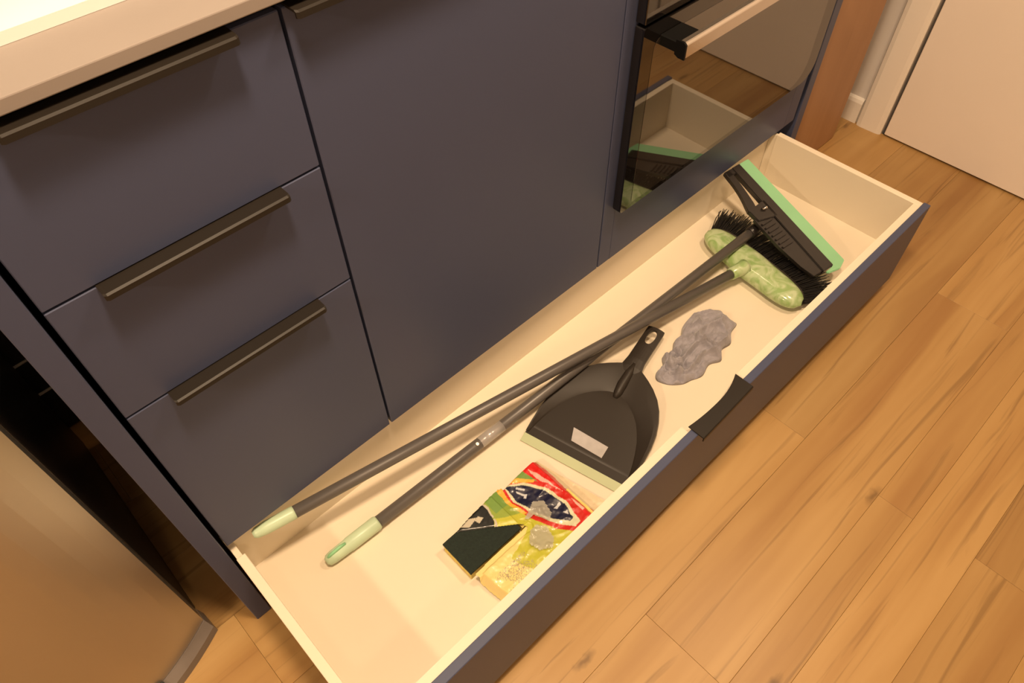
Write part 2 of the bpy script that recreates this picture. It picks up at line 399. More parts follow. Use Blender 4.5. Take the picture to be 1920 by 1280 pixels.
# oven
ov = thing('built_in_oven', 'built-in oven with black mirror glass door and steel bar handle', 'oven', (1.306, 0.25, OZ0-0.004))
box('oven_body', OX0+0.018, OX1-0.018, FT+0.006, 0.55, OZ0+0.008, OZ1-0.004, M['black'], ov, bev=0.002)
DZ1 = 0.848
def rounded_rect(x0, x1, z0, z1, rads, n=8):
    pts = []
    corners = [((x0, z0), rads[0], math.pi, 1.5*math.pi), ((x1, z0), rads[1], 1.5*math.pi, 2*math.pi), ((x1, z1), rads[2], 0, 0.5*math.pi), ((x0, z1), rads[3], 0.5*math.pi, math.pi)]
    for (cx, cz), r, a0, a1 in corners:
        ox = cx + (r if cx == x0 else -r); oz = cz + (r if cz == z0 else -r)
        for i in range(n+1):
            a = a0 + (a1-a0)*i/n
            pts.append((ox + r*math.cos(a), oz + r*math.sin(a)))
    return pts
gl = prism('oven_door', rounded_rect(OX0, OX1, OZ0, DZ1, (0.006, 0.045, 0.003, 0.003)), 1, -0.022, -0.002, M['glass'], ov, bev=0.0010)
tag(gl, 'black glass oven door')
prism('door_window', rounded_rect(OX0+0.032, OX1-0.046, OZ0+0.012, DZ1-0.03, (0.008, 0.055, 0.02, 0.02)), 1, -0.0226, -0.0216, M['glass_in'], gl)
box('door_frame', OX0+0.0135, OX1-0.0115, -0.0015, FT+0.005, OZ0+0.008, DZ1, M['black'], ov, bev=0.001)
cp = box('control_panel', OX0, OX1, -0.022, -0.001, DZ1+0.006, OZ1, M['glass'], ov, bev=0.0012)
for kx in (1.12, 1.49):
    tube('knob', [(kx, -0.0215, 0.985), (kx, -0.046, 0.985), (kx, -0.049, 0.985)], [0.022, 0.019, 0.016], M['steel'], cp, seg=24)
# handle: flat steel bar on two black brackets
HB0, HB1 = 0.990, 1.622
hprof = [(-0.078, 0.800), (-0.078, 0.824), (-0.074, 0.828), (-0.064, 0.828), (-0.064, 0.823), (-0.071, 0.821), (-0.071, 0.800)]
hd = prism('oven_handle', hprof, 0, HB0, HB1, M['steel'], ov, bev=0.0008)
for hx in (HB0, HB1-0.060):
    bm = bmesh.new()
    bm_box(bm, hx+0.0005, hx+0.0595, -0.0705, -0.0215, 0.803, 0.8225, 0.0015)
    bm_obj('bracket', bm, M['deep_black'], hd)

for hx in (HB0-0.004, HB1):
    prism('end_cap', [(-0.079, 0.799), (-0.079, 0.825), (-0.074, 0.829), (-0.058, 0.829), (-0.058, 0.803), (-0.066, 0.799)], 0, hx, hx+0.004, M['deep_black'], hd)

# end panels
ep = box('end_panel', -0.0555, -0.0245, -0.002, CY1, 0.0005, ZT+0.004, M['blue'], bev=0.0012)
tag(ep, 'slim blue end panel reaching the floor beside the three drawers', 'panel')
ep2 = box('end_panel', 1.722, 1.757, -0.002, CY1, 0.0005, ZT+0.004, M['blue'], bev=0.0012)
tag(ep2, 'slim blue end panel between the oven and the brown wood panel', 'panel')

# worktop
wt = box('worktop', -0.060, 1.762, -0.0125, 0.795, ZT+0.012, ZT+0.027, M['worktop'], bev=0.0015, seg=2)
tag(wt, 'beige worktop running over the blue kitchen units', 'worktop')
WZ = ZT+0.027
bd = thing('white_board', 'bright white flat board lying on the beige worktop', 'board', (0.0, 0.25, WZ))
prism('board', [(x, y) for x, y in rounded_rect(-0.05, 0.36, 0.071, 0.40, (0.01, 0.01, 0.01, 0.01))], 2, WZ+0.0003, WZ+0.012, M['white'], bd, bev=0.002)
prism('groove', [(x, y) for x, y in rounded_rect(-0.02, 0.33, 0.25, 0.38, (0.01, 0.01, 0.01, 0.01))], 2, WZ+0.0115, WZ+0.0128, M['trim'], bd)

# brown wood panel beside the wall
wp = thing('wood_cabinet', 'tall brown wood-veneered cabinet side between blue units and white wall', 'cabinet', (1.955, 0.3, 0))
box('wood_panel', 1.766, 2.142, 0.030, 0.052, 0.0, 2.0, M['veneer'], wp, bev=0.006, seg=3)
box('side_panel', 2.120, 2.140, 0.053, 0.60, 0.0, 1.998, M['veneer'], wp, bev=0.002)
box('side_panel', 1.768, 1.788, 0.053, 0.60, 0.0, 1.998, M['veneer'], wp, bev=0.002)
box('top_panel', 1.789, 2.119, 0.053, 0.60, 1.97, 1.998, M['veneer'], wp, bev=0.002)

# ------------------------------------------------------------------ fridge in the gap at the left
fg = thing('fridge', 'tall fridge with bowed satin steel door and grey base trim', 'fridge', (-0.43, 0.35, 0))
FXR, FXL = -0.131, -0.731
def bow(offset, ylow):
    pts = []
    n = 24
    for i in range(n+1):
        t = i/n; x = FXR + offset*0.4 + (FXL-FXR-offset*0.8)*t
        u = 2*t-1
        yy = 0.056 - 0.072*(1-abs(u)**2.4) - offset
        pts.append((x, yy))
    return pts
fr_ = bow(0.0, 0)
door_pts = [(FXR, 0.078)] + fr_ + [(FXL, 0.078)]
prism('fridge_door', door_pts, 2, 0.034, 1.75, M['fridge'], fg, bev=0.0)
box('gasket', FXL+0.008, FXR-0.008, 0.078, 0.092, 0.045, 1.74, M['black'], fg)
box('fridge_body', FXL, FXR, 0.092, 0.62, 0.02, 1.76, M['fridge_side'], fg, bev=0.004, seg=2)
rp = [(FXR+0.004, 0.085)] + bow(0.020, 0) + [(FXL-0.004, 0.085)]
bm = bmesh.new()
lo_, hi_, md_ = [bm.verts.new((x, y, 0.0)) for x, y in rp], [], []
rp2 = [(FXR+0.002, 0.085)] + bow(0.017, 0) + [(FXL-0.002, 0.085)]
rp3 = [(FXR, 0.085)] + bow(0.002, 0) + [(FXL, 0.085)]
md_ = [bm.verts.new((x, y, 0.018)) for x, y in rp2]; hi_ = [bm.verts.new((x, y, 0.0325)) for x, y in rp3]
for A, B in ((lo_, md_), (md_, hi_)):
    for i in range(len(A)): bm.faces.new((A[i], A[(i+1) % len(A)], B[(i+1) % len(A)], B[i]))
bm.faces.new(list(reversed(lo_))); bm.faces.new(hi_)
bm_obj('base_trim', bm, M['rim'], fg, smooth=False)
tube('hinge_pin', [(FXR-0.118, 0.004, 0.0), (FXR-0.118, 0.004, 0.036)], [0.009, 0.009], M['black'], fg, seg=14)

bb = thing('black_box', 'black box with two thin pale lines in the dark gap', 'box', (-0.14, 0.74, 0))
box('box_body', -0.30, -0.062, 0.70, 0.78, 0.0, 0.46, M['black'], bb, bev=0.006, seg=2)
for z in (0.142, 0.244):
    tube('trim_line', [(-0.255, 0.699, z-0.012), (-0.20, 0.699, z-0.012), (-0.185, 0.699, z-0.010), (-0.165, 0.699, z-0.002), (-0.075, 0.699, z+0.002)], [0.0034]*5, M['pale_line'], bb, seg=8)

# ------------------------------------------------------------------ the plinth drawer, pulled out
pd = thing('plinth_drawer', 'long cream plinth drawer pulled out, holding cleaning tools', 'drawer', (0.81, -0.2, 0))
PX0, PX1, PYB, PYF = -0.018, 1.640, 0.030, -0.4045
PT, PB = 0.2905, 0.1445
WT = 0.0165
box('drawer_bottom', PX0+WT, PX1-WT, PYF+WT, PYB-0.0125, PB-0.012, PB, M['cream'], pd)
box('drawer_side', PX0, PX0+WT, PYF, -0.028, PB-0.026, PT, M['cream'], pd, bev=0.0010)
box('drawer_side', PX1-WT, PX1, PYF, -0.004, PB-0.026, PT, M['cream'], pd, bev=0.0010)
box('drawer_back', PX0, PX1, PYB-0.0125, PYB, PB-0.026, PT-0.003, M['cream'], pd, bev=0.0008)
# corner pieces closing the ends behind the side walls
box('back_bracket', PX0+0.001, PX0+0.012, -0.0275, PYB-0.0130, PB-0.02, PT-0.022, M['cream'], pd, bev=0.0005)
box('back_bracket', PX1-0.012, PX1-0.001, -0.0035, PYB-0.0130, PB-0.02, PT-0.006, M['cream'], pd, bev=0.0005)
# inner front board with a finger cut-out behind the handle
NX0, NX1, ND = 0.722, 0.898, 0.062
top = [(PX0+WT, PT)]
n = 20
cut = []
for i in range(n+1):
    t = i/n
    x = NX0 + (NX1-NX0)*t
    u = abs(2*t-1)
    cut.append((x, PT - ND*(1-u**3.2)))
poly = [(PX0+WT, PB-0.026), (PX1-WT, PB-0.026), (PX1-WT, PT)] + list(reversed(cut)) + [(PX0+WT, PT)]
prism('inner_front', poly, 1, PYF, PYF+WT, M['cream'], pd)
pf = box('drawer_front', PX0-0.0005, PX1+0.0005, -0.4215, PYF-0.0003, 0.040, ZB, M['blue'], pd, bev=0.0012)
tag(pf, 'low blue drawer front')
hp = []
n = 14
bm = bmesh.new()
rings = []
for i in range(n+1):
    t = i/n; x = 0.728 + (0.892-0.728)*t
    u = abs(2*t-1)
    yin = -0.404 + 0.016*(u**2.2)*(1.0 if t > 0.5 else 0.35)
    yout = -0.4350 + 0.004*t
    prof = [(yin, ZB+0.0010), (yin, ZB+0.0034), (yout+0.002, ZB+0.0030), (yout, ZB+0.001), (yout, ZB-0.008), (yout+0.002, ZB-0.008), (yout+0.0025, ZB+0.0004), (-0.4222, ZB+0.0005)]
    rings.append([bm.verts.new((x, y, z)) for y, z in prof])
for a, b_ in zip(rings[:-1], rings[1:]):
    for i in range(len(a)): bm.faces.new((a[i], b_[i], b_[(i+1) % len(a)], a[(i+1) % len(a)]))
bm.faces.new(rings[0]); bm.faces.new(list(reversed(rings[-1])))
bm_obj('handle', bm, M['handle'], pf)
for rx in (PX0+0.001, PX1-0.014):
    box('runner', rx, rx+0.013, -0.30, 0.48, PB-0.040, PB-0.0265, M['rail'], pd, bev=0.001)

# ------------------------------------------------------------------ tools in the drawer
def lerp(a, b, t): return Vector(a) + (Vector(b)-Vector(a))*t

# floor squeegee: stick, cap, black head, mint rubber
sq = thing('squeegee', 'floor squeegee with long grey stick, black head and mint rubber blade', 'squeegee', (1.40, -0.16, PB))
A0 = Vector((0.204, -0.080, 0.1630)); A1 = Vector((1.384, -0.138, 0.2110))
stk = tube('stick', [A0, lerp(A0, A1, 0.5), A1], [0.0120]*3, M['stick'], sq, seg=24)
ax = (A1-A0).normalized()
tube('label_band', [lerp(A0, A1, 0.225), lerp(A0, A1, 0.275)], [0.01235]*2, M['foil'], stk, seg=24)
tube('lock_pin', [lerp(A0, A1, 0.216)+Vector((0, -0.004, 0.0095)), lerp(A0, A1, 0.216)+Vector((0, -0.0055, 0.0150))], [0.0042, 0.0034], M['steel'], stk, seg=12)
cap = tube('end_cap', [A0+ax*0.012, A0+ax*0.008, A0-ax*0.055, A0-ax*0.058, A0-ax*0.090, A0-ax*0.101, A0-ax*0.106], [0.0128, 0.0148, 0.0146, 0.0136, 0.0128, 0.0110, 0.006], M['mint_cap'], sq, seg=24)
a_, b_ = frame_of(ax)
tube('hanging_loop', [A0-ax*0.060+b_*0.0135, A0-ax*0.072+b_*0.0158, A0-ax*0.095+b_*0.0130, A0-ax*0.104+b_*0.004], [0.0026, 0.0034, 0.0034, 0.0022], M['mint'], cap, seg=10)

T = Vector((1.448, -0.004, 0.281)); Lw = Vector((1.400, -0.334, 0.190))     # inner (black) edge of the rubber
U = (Lw-T).normalized(); LEN = (Lw-T).length
W = Vector((-0.985, 0.0, -0.12)); V = (W - U*W.dot(U)).normalized(); Nn = U.cross(V).normalized()
if Nn.z < 0: Nn = -Nn
def hp_(u, v, w=0.0): return T + U*u + V*v + Nn*w
def plate(name, pts, thick, mt, parent, w0=0.0, bev=0.0015):
    bm = bmesh.new()
    lo = [bm.verts.new(hp_(u, v, w0)) for u, v in pts]; hi = [bm.verts.new(hp_(u, v, w0+thick)) for u, v in pts]
    n = len(pts)
    bm.faces.new(lo); bm.faces.new(list(reversed(hi)))
    for i in range(n): bm.faces.new((lo[i], hi[i], hi[(i+1) % n], lo[(i+1) % n]))
    if bev: bmesh.ops.bevel(bm, geom=list(bm.edges), offset=bev, segments=2, affect='EDGES')
    return bm_obj(name, bm, mt, parent)
head = plate('head_bar', [(0, 0), (LEN, 0), (LEN, 0.034), (0.0, 0.026)], 0.016, M['broom_black'], sq)
SU = 0.135                                                                    # where the socket sits along the bar
def arm(name, u0, v0, sgn):
    pts_o, pts_i = [], []
    n = 8
    for i in range(n+1):
        t = i/n
        u = u0 + (SU - sgn*0.012 - u0)*t
        vo = v0 + (0.078-v0)*(t**2.2)
        vi = v0-0.018 + (0.050-(v0-0.018))*(t**1.5)
        pts_o.append((u, vo)); pts_i.append((u, vi))
    return plate(name, pts_o + list(reversed(pts_i)), 0.012, M['broom_black'], sq, 0.002)
arm('upper_arm', 0.0, 0.052, 1)
plate('lower_wing', [(SU+0.010, 0.030), (LEN-0.002, 0.030), (LEN-0.004, 0.062), (LEN-0.040, 0.070), (LEN-0.11, 0.078), (SU+0.010, 0.080)], 0.010, M['broom_black'], sq, 0.002)
for i in range(7):
    u0 = SU + 0.030 + i*0.0125
    plate('rib', [(u0, 0.040), (u0+0.0055, 0.040), (u0+0.0055, 0.074), (u0, 0.074)], 0.005, M['broom_black'], sq, 0.0115, 0.001)
plate('end_bridge', [(0.0, 0.018), (0.018, 0.018), (0.018, 0.050), (0.0, 0.050)], 0.012, M['broom_black'], sq, 0.002)
plate('web', [(SU-0.02, 0.02), (SU+0.035, 0.02), (SU+0.02, 0.074), (SU-0.014, 0.076)], 0.014, M['broom_black'], sq, 0.002)
s0 = A1 - ax*0.045
sk = tube('socket', [s0, A1-ax*0.042, A1+ax*0.01, hp_(SU+0.004, 0.030, 0.010)], [0.0135, 0.0155, 0.0158, 0.0120], M['broom_black'], sq, seg=20)
tube('socket_pin', [hp_(SU, 0.044, 0.018), hp_(SU+0.004, 0.034, 0.024)], [0.0045, 0.0035], M['steel'], sk, seg=12)
rub = plate('rubber_blade', [(-0.001, -0.034), (LEN+0.004, -0.037), (LEN+0.016, -0.010), (LEN+0.010, 0.024), (LEN+0.003, 0.026), (LEN+0.003, 0.001), (-0.001, 0.001)], 0.007, M['mint'], sq, 0.005, 0.0018)

# broom: stick, cap, green marbled head, black bristles
br = thing('broom', 'broom with long grey stick, marbled green head and black bristles', 'broom', (1.27, -0.19, PB))
B0 = Vector((0.0910, -0.0065, 0.2640)); B1 = Vector((1.238, -0.183, 0.1900))
bx = (B1-B0).normalized()
tube('stick', [B0, lerp(B0, B1, 0.5), B1], [0.0118]*3, M['stick'], br, seg=24)
tube('end_cap', [B0+bx*0.012, B0+bx*0.008, B0-bx*0.040, B0-bx*0.060, B0-bx*0.066], [0.0122, 0.0126, 0.0122, 0.0100, 0.0060], M['mint_cap'], br, seg=24)
HC0 = Vector((1.312, -0.038, 0.1715)); HC1 = Vector((1.262, -0.346, 0.1715))
hu = (HC1-HC0).normalized(); hv = Vector((hu.y, -hu.x, 0)); hv = hv if hv.x < 0 else -hv   # towards the stick
verts, faces = [], []
ns, nr = 40, 18
HL = (HC1-HC0).length
for i in range(ns+1):
    t = i/ns
    e = abs(2*t-1)
    prof = (1-e**5.0)**0.5 if e < 1 else 0.0
    bulge = 1.0 + 0.14*math.exp(-((t-0.46)/0.14)**2)
    for k in range(nr):
        a = 2*math.pi*k/nr
        c, s = math.cos(a), math.sin(a)
        rx = 0.0385*prof*bulge; rz = (0.022 if s > 0 else 0.025)*prof
        verts.append(HC0 + hu*HL*t + hv*(rx*abs(c)**0.85*math.copysign(1, c)) + Vector((0, 0, rz*abs(s)**0.85*math.copysign(1, s))))
for i in range(ns):
    for k in range(nr):
        faces.append((i*nr+k, i*nr+(k+1) % nr, (i+1)*nr+(k+1) % nr, (i+1)*nr+k))
bh = new_obj('broom_head', verts, faces, M['broom_green'], br, smooth=True)
tube('socket', [B1-bx*0.030, B1-bx*0.028, B1+bx*0.012, B1+bx*0.020], [0.0135, 0.0150, 0.0175, 0.0190], M['broom_green'], br, seg=20)
# bristle plate along the far side of the head
verts, faces = [], []
for i in range(ns+1):
    t = i/ns; e = abs(2*t-1); prof = (1-e**5.0)**0.5 if e < 1 else 0.0
    p = HC0 + hu*HL*t
    for (v, w) in ((-0.020, 0.018), (-0.038, 0.013), (-0.039, -0.012), (-0.020, -0.019)):
        verts.append(p + hv*(v*max(prof, 0.05)) + Vector((0, 0, w*max(prof, 0.05))))
for i in range(ns):
    for k in range(4):
        faces.append((i*4+k, i*4+(k+1) % 4, (i+1)*4+(k+1) % 4, (i+1)*4+k))
new_obj('bristle_plate', verts, faces, M['broom_black'], br)
verts, faces = [], []
rnd = random.Random(3)
def bristle(p, d, ln, r):
    a, b2 = frame_of(d); d = d.normalized()
    i0 = len(verts)
    q = p + d*ln*0.55 + Vector((rnd.uniform(-1, 1), rnd.uniform(-1, 1), rnd.uniform(-0.3, 0.8)))*0.003
    q2 = p + d*ln + Vector((rnd.uniform(-1, 1), rnd.uniform(-1, 1), rnd.uniform(-0.5, 0.8)))*0.006
    for c_, r_ in ((p, r), (q, r*1.1), (q2, r*0.8)):
        c_ = Vector((c_.x, max(c_.y, -0.384), max(c_.z, PB+0.0015)))
        for k in range(4):
            t = math.pi/2*k
            verts.append(c_ + (a*math.cos(t)+b2*math.sin(t))*r_)
    for j in (0, 4):
        for k in range(4): faces.append((i0+j+k, i0+j+(k+1) % 4, i0+j+4+(k+1) % 4, i0+j+4+k))
    faces.append((i0+8, i0+9, i0+10, i0+11))
for i in range(58):
    t = (i+0.5)/58
    for row in range(5):
        for _ in range(2):
            tt = min(max(t + rnd.uniform(-0.008, 0.008), 0.01), 0.99)
            fan = (2*tt-1)
            e = abs(2*tt-1); prof = (1-e**5.0)**0.5
            p = HC0 + hu*HL*tt - hv*0.034*prof + Vector((0, 0, (-0.012+0.006*row)*prof))
            d = -hv + hu*(0.42*fan**3 + 0.10*fan + rnd.uniform(-0.05, 0.05)) + Vector((0, 0, -0.02-0.035*(4-row)/4 + rnd.uniform(-0.05, 0.03)))
            bristle(p, d, rnd.uniform(0.075, 0.088), 0.0011)
bst = new_obj('bristles', verts, faces, M['bristle'], br); tag(bst, 'fanned black bristles', kind='stuff')

# dustpan
dp = thing('dustpan', 'dark grey dustpan with slotted handle, silver sticker and pale green lip', 'dustpan', (0.70, -0.22, PB))
PD = Vector((0.972, 0.234, 0)).normalized(); PE = Vector((0.234, -0.972, 0)).normalized(); PO = Vector((0.593, -0.245, 0))
def dpp(a, b, z): return PO + PD*a + PE*b + Vector((0, 0, z))
half_outer = [(0.004, 0.119), (0.030, 0.121), (0.065, 0.122), (0.100, 0.121), (0.130, 0.117), (0.158, 0.109), (0.183, 0.098), (0.205, 0.083), (0.222, 0.066), (0.236, 0.048), (0.246, 0.033), (0.253, 0.021), (0.256, 0.010), (0.2565, 0.0)]
half_inner = [(0.004, 0.113), (0.026, 0.111), (0.050, 0.106), (0.075, 0.099), (0.098, 0.091), (0.118, 0.081), (0.136, 0.070), (0.150, 0.058), (0.161, 0.046), (0.170, 0.034), (0.176, 0.024), (0.180, 0.015), (0.182, 0.007), (0.1825, 0.0)]
def mirror(h): return [(a, -b) for a, b in h] + [(a, b) for a, b in reversed(h[:-1])]
outer, inner = mirror(half_outer), mirror(half_inner)
Z0 = PB + 0.0032
verts, faces = [], []
n = len(outer)
for (a, b) in outer:
    zr = Z0 + 0.007 + 0.021*min(1, a/0.22)
    verts.append(dpp(a*1.006, b*1.02, zr-0.006))                    # outer flange, under the rim
for (a, b) in outer:
    zr = Z0 + 0.007 + 0.021*min(1, a/0.22)
    verts.append(dpp(a, b, zr))
for (a, b), (c, d) in zip(outer, inner):
    zr = Z0 + 0.007 + 0.021*min(1, a/0.22); zi = Z0 + 0.010*min(1, c/0.16)
    verts.append(dpp(c + (a-c)*0.80, d + (b-d)*0.80, zi+(zr-zi)*0.93))
for (a, b), (c, d) in zip(outer, inner):
    zr = Z0 + 0.007 + 0.021*min(1, a/0.22); zi = Z0 + 0.010*min(1, c/0.16)
    verts.append(dpp(c + (a-c)*0.12, d + (b-d)*0.12, zi+(zr-zi)*0.22))
for (a, b) in inner:
    verts.append(dpp(a, b, Z0 + 0.010*min(1, a/0.16)))
for j in range(4):
    for i in range(n-1): faces.append((j*n+i, j*n+i+1, (j+1)*n+i+1, (j+1)*n+i))
base = 4*n
# pan floor: rows of equal a across the inner outline
h = len(half_inner)
rows = 10
for i in range(h-1):
    pass
for i in range(h-2):
    l0, l1 = base+i, base+i+1; r0, r1 = base+n-1-i, base+n-2-i
    faces.append((l0, l1, r1, r0))
faces.append((base+h-2, base+h-1, base+n-1-(h-2)))
pan = new_obj('pan', verts, faces, M['pan'], dp, smooth=True)
sm = pan.modifiers.new('thickness', 'SOLIDIFY'); sm.thickness = 0.0022; sm.offset = 1
pan.data.set_sharp_from_angle(angle=math.radians(14))
# straight front strip in front of the pan floor
bm = bmesh.new()
fv = [bm.verts.new(dpp(a, b, z)) for a, b, z in ((0.018, -0.116, Z0+0.0022), (0.018, 0.116, Z0+0.0022), (-0.004, 0.121, Z0+0.0008), (-0.004, -0.121, Z0+0.0008))]
fv2 = [bm.verts.new(v.co - Vector((0, 0, 0.0012))) for v in fv]
bm.faces.new(fv); bm.faces.new(list(reversed(fv2)))
for i in range(4): bm.faces.new((fv[i], fv2[i], fv2[(i+1) % 4], fv[(i+1) % 4]))
bm_obj('front_strip', bm, M['pan'], dp)
bm = bmesh.new()
fv = [bm.verts.new(dpp(a, b, z)) for a, b, z in ((-0.002, -0.120, Z0+0.0030), (-0.002, 0.122, Z0+0.0030), (-0.022, 0.121, Z0+0.0002), (-0.022, -0.119, Z0+0.0002))]
fv2 = [bm.verts.new(v.co - Vector((0, 0, 0.0014))) for v in fv]
bm.faces.new(fv); bm.faces.new(list(reversed(fv2)))
for i in range(4): bm.faces.new((fv[i], fv2[i], fv2[(i+1) % 4], fv[(i+1) % 4]))
bm_obj('rubber_lip', bm, M['lip'], dp)
# knuckle where the handle runs into the pan
tube('handle_root', [dpp(0.172, 0.002, Z0+0.007), dpp(0.186, 0.002, Z0+0.0105), dpp(0.206, 0.001, Z0+0.016), dpp(0.240, 0.001, Z0+0.022), dpp(0.262, 0.001, Z0+0.026)], [0.006, 0.0105, 0.012, 0.010, 0.007], M['pan'], dp, seg=16)
# handle with an oval slot
def ring_pts(n, a0, a1, hw0, hw1):
    P = []
    for i in range(n):
        t = 2*math.pi*i/n
        P.append(t)
    return P
bm = bmesh.new()
N_ = 32
ac, al, aw = 0.346, 0.0225, 0.0098         # slot centre, half length, half width
def outline(t):
    # rounded rectangle in polar form about the slot centre
    c, s = math.cos(t), math.sin(t)
    ra = 0.030 if c > 0 else 0.032
    k = 1.0/max(abs(c)/ra, abs(s)/0.0205)
    k = min(k, 0.0365)
    return ac + c*k, s*k
def slot(t):
    return ac + al*math.cos(t), aw*math.copysign(abs(math.sin(t))**0.8, math.sin(t))
zt_ = Z0 + 0.033
def hz(a, b): return zt_ + 0.004*(abs(b)/0.02)**2*(-1) + 0.002
top_o, top_i, bot_o, bot_i = [], [], [], []
for i in range(N_):
    t = 2*math.pi*i/N_
    a, b = outline(t); c, d = slot(t)
    top_o.append(bm.verts.new(dpp(a, b, hz(a, b)))); bot_o.append(bm.verts.new(dpp(a, b, hz(a, b)-0.007)))
    top_i.append(bm.verts.new(dpp(c, d, hz(c, d)))); bot_i.append(bm.verts.new(dpp(c, d, hz(c, d)-0.007)))
for i in range(N_):
    j = (i+1) % N_
    bm.faces.new((top_o[i], top_o[j], top_i[j], top_i[i])); bm.faces.new((bot_o[j], bot_o[i], bot_i[i], bot_i[j]))
    bm.faces.new((top_o[j], top_o[i], bot_o[i], bot_o[j])); bm.faces.new((top_i[i], top_i[j], bot_i[j], bot_i[i]))
bm_obj('handle_grip', bm, M['pan'], dp)
verts, faces = [], []
K = 9
for i, (a, hw, zc) in enumerate(((0.238, 0.029, 0.026), (0.252, 0.024, 0.030), (0.275, 0.0205, 0.033), (0.316, 0.0203, 0.034))):
    for k in range(K):
        b = -hw + 2*hw*k/(K-1)
        verts.append(dpp(a, b, Z0 + zc + 0.0012 - 0.004*(b/hw)**2))
    for k in range(K):
        b = hw - 2*hw*k/(K-1)
        verts.append(dpp(a, b, Z0 + zc - 0.006 - 0.004*(b/hw)**2))
R2 = 2*K
for i in range(3):
    for k in range(R2): faces.append((i*R2+k, i*R2+(k+1) % R2, (i+1)*R2+(k+1) % R2, (i+1)*R2+k))
faces.append(tuple(range(R2))); faces.append(tuple(reversed(range(3*R2, 4*R2))))
new_obj('handle_neck', verts, faces, M['pan'], dp)
st_z = lambda a: Z0 + 0.010*min(1, a/0.16) + 0.0006
quad = [(0.062, -0.038), (0.058, 0.046), (0.029, 0.046), (0.032, -0.027)]
bm = bmesh.new()
q1 = [bm.verts.new(dpp(a, b, st_z(a)+0.0004)) for a, b in quad]; q0 = [bm.verts.new(dpp(a, b, st_z(a))) for a, b in quad]
bm.faces.new(q1); bm.faces.new(list(reversed(q0)))
for i in range(4): bm.faces.new((q1[i], q0[i], q0[(i+1) % 4], q1[(i+1) % 4]))
tag(bm_obj('sticker', bm, M['sticker'], dp), 'plain silver sticker')

# crumpled cloth
rag_plan = [(0.868, -0.236), (0.885, -0.222), (0.905, -0.224), (0.926, -0.205), (0.955, -0.209), (0.980, -0.196), (1.005, -0.196), (1.032, -0.181), (1.075, -0.176), (1.105, -0.188), (1.134, -0.212), (1.126, -0.235), (1.130, -0.264), (1.098, -0.272), (1.070, -0.290), (1.040, -0.287), (1.014, -0.304), (0.985, -0.292), (0.950, -0.300), (0.922, -0.290), (0.900, -0.283), (0.877, -0.262)]
def rag_mesh():
    """crumpled cloth: rings from its torn outline up to a folded, wrinkled top"""
    cx, cy = 1.005, -0.240
    n = 160; rings = 46
    per = []
    tot = [0.0]
    m_ = len(rag_plan)
    for i in range(m_):
        a, b = rag_plan[i], rag_plan[(i+1) % m_]
        tot.append(tot[-1]+math.hypot(b[0]-a[0], b[1]-a[1]))
    for k in range(n):
        q = tot[-1]*k/n
        i = max(t for t in range(m_) if tot[t] <= q)
        f = (q-tot[i])/(tot[i+1]-tot[i])
        z_, a, b, c = rag_plan[i-1], rag_plan[i], rag_plan[(i+1) % m_], rag_plan[(i+2) % m_]
        cr_ = lambda j: 0.5*(2*a[j] + (b[j]-z_[j])*f + (2*z_[j]-5*a[j]+4*b[j]-c[j])*f*f + (3*a[j]-z_[j]-3*b[j]+c[j])*f**3)
        per.append((cr_(0), cr_(1)))
    verts, faces = [], []
    for r in range(rings+1):
        s_ = 1.0-r/rings                      # 1 at the outline, 0 in the middle
        for k in range(n):
            x = cx+(per[k][0]-cx)*s_; y = cy+(per[k][1]-cy)*s_
            if r == 0:
                verts.append((x, y, PB+0.0008)); continue
            g = Vector((x*20, y*20, 0.0))
            w = noise.noise(g*0.55+Vector((4.0, 1.0, 2.0)))
            # long folds bend across the cloth, short creases gather at the torn end
            fold = (1.0-abs(math.sin((x*27 - y*36 + w*4.2))))**1.8 + 0.8*(1.0-abs(math.sin((x*19 + y*58 + w*5.0))))**2.6
            crease = 1.0-min(1.0, abs(noise.noise(g*2.4+Vector((w*1.5, 7.0, 3.0))))*3.2)
            torn = max(0.0, min(1.0, (0.985-x)/0.05))
            dome = (1-s_**2.6)**0.5
            hgt = dome*(0.027 + 0.010*w + 0.022*(fold-0.4) - 0.018*crease*(0.30+torn)) - 0.003*torn*dome
            hgt += dome*(0.0075*torn*noise.noise(g*4.0) + 0.0022*noise.noise(g*7.0))
            z = PB + 0.003*(min(1.0, r/2.0)) + max(0.0, hgt)
            verts.append((x+0.003*w*s_, y, z))
    for r in range(rings):
        for k in range(n):
            k2 = (k+1) % n
            faces.append((r*n+k, r*n+k2, (r+1)*n+k2, (r+1)*n+k))
    faces.append(tuple(reversed(range(n))))
    return verts, faces
v_, f_ = rag_mesh()
rg = new_obj('cleaning_cloth', v_, f_, M['rag'], None, smooth=True)
tag(rg, 'crumpled grey cleaning cloth lying beside the dustpan handle', 'cloth')

# loose sponge poking out of its bag
sp = thing('scouring_sponge', 'yellow sponge with dark green scouring top poking out of its bag', 'sponge', (0.335, -0.245, PB))
def rough_box(name, x0, x1, y0, y1, z0, z1, mt, parent, amp):
    bm = bmesh.new(); bm_box(bm, x0, x1, y0, y1, z0, z1)
    bmesh.ops.subdivide_edges(bm, edges=list(bm.edges), cuts=10, use_grid_fill=True)
    for v in bm.verts:
        k = noise.noise_vector(v.co*90.0)
        v.co += k*amp
        if v.co.z < z0: v.co.z = z0
    return bm_obj(name, bm, mt, parent)
rough_box('sponge_body', 0.2735, 0.3985, -0.2835, -0.207, PB+0.0004, 0.1695, M['sponge'], sp, 0.0009)
rough_box('scouring_pad', 0.2725, 0.3990, -0.2845, -0.206, 0.1700, 0.1765, M['scourer'], sp, 0.0005)

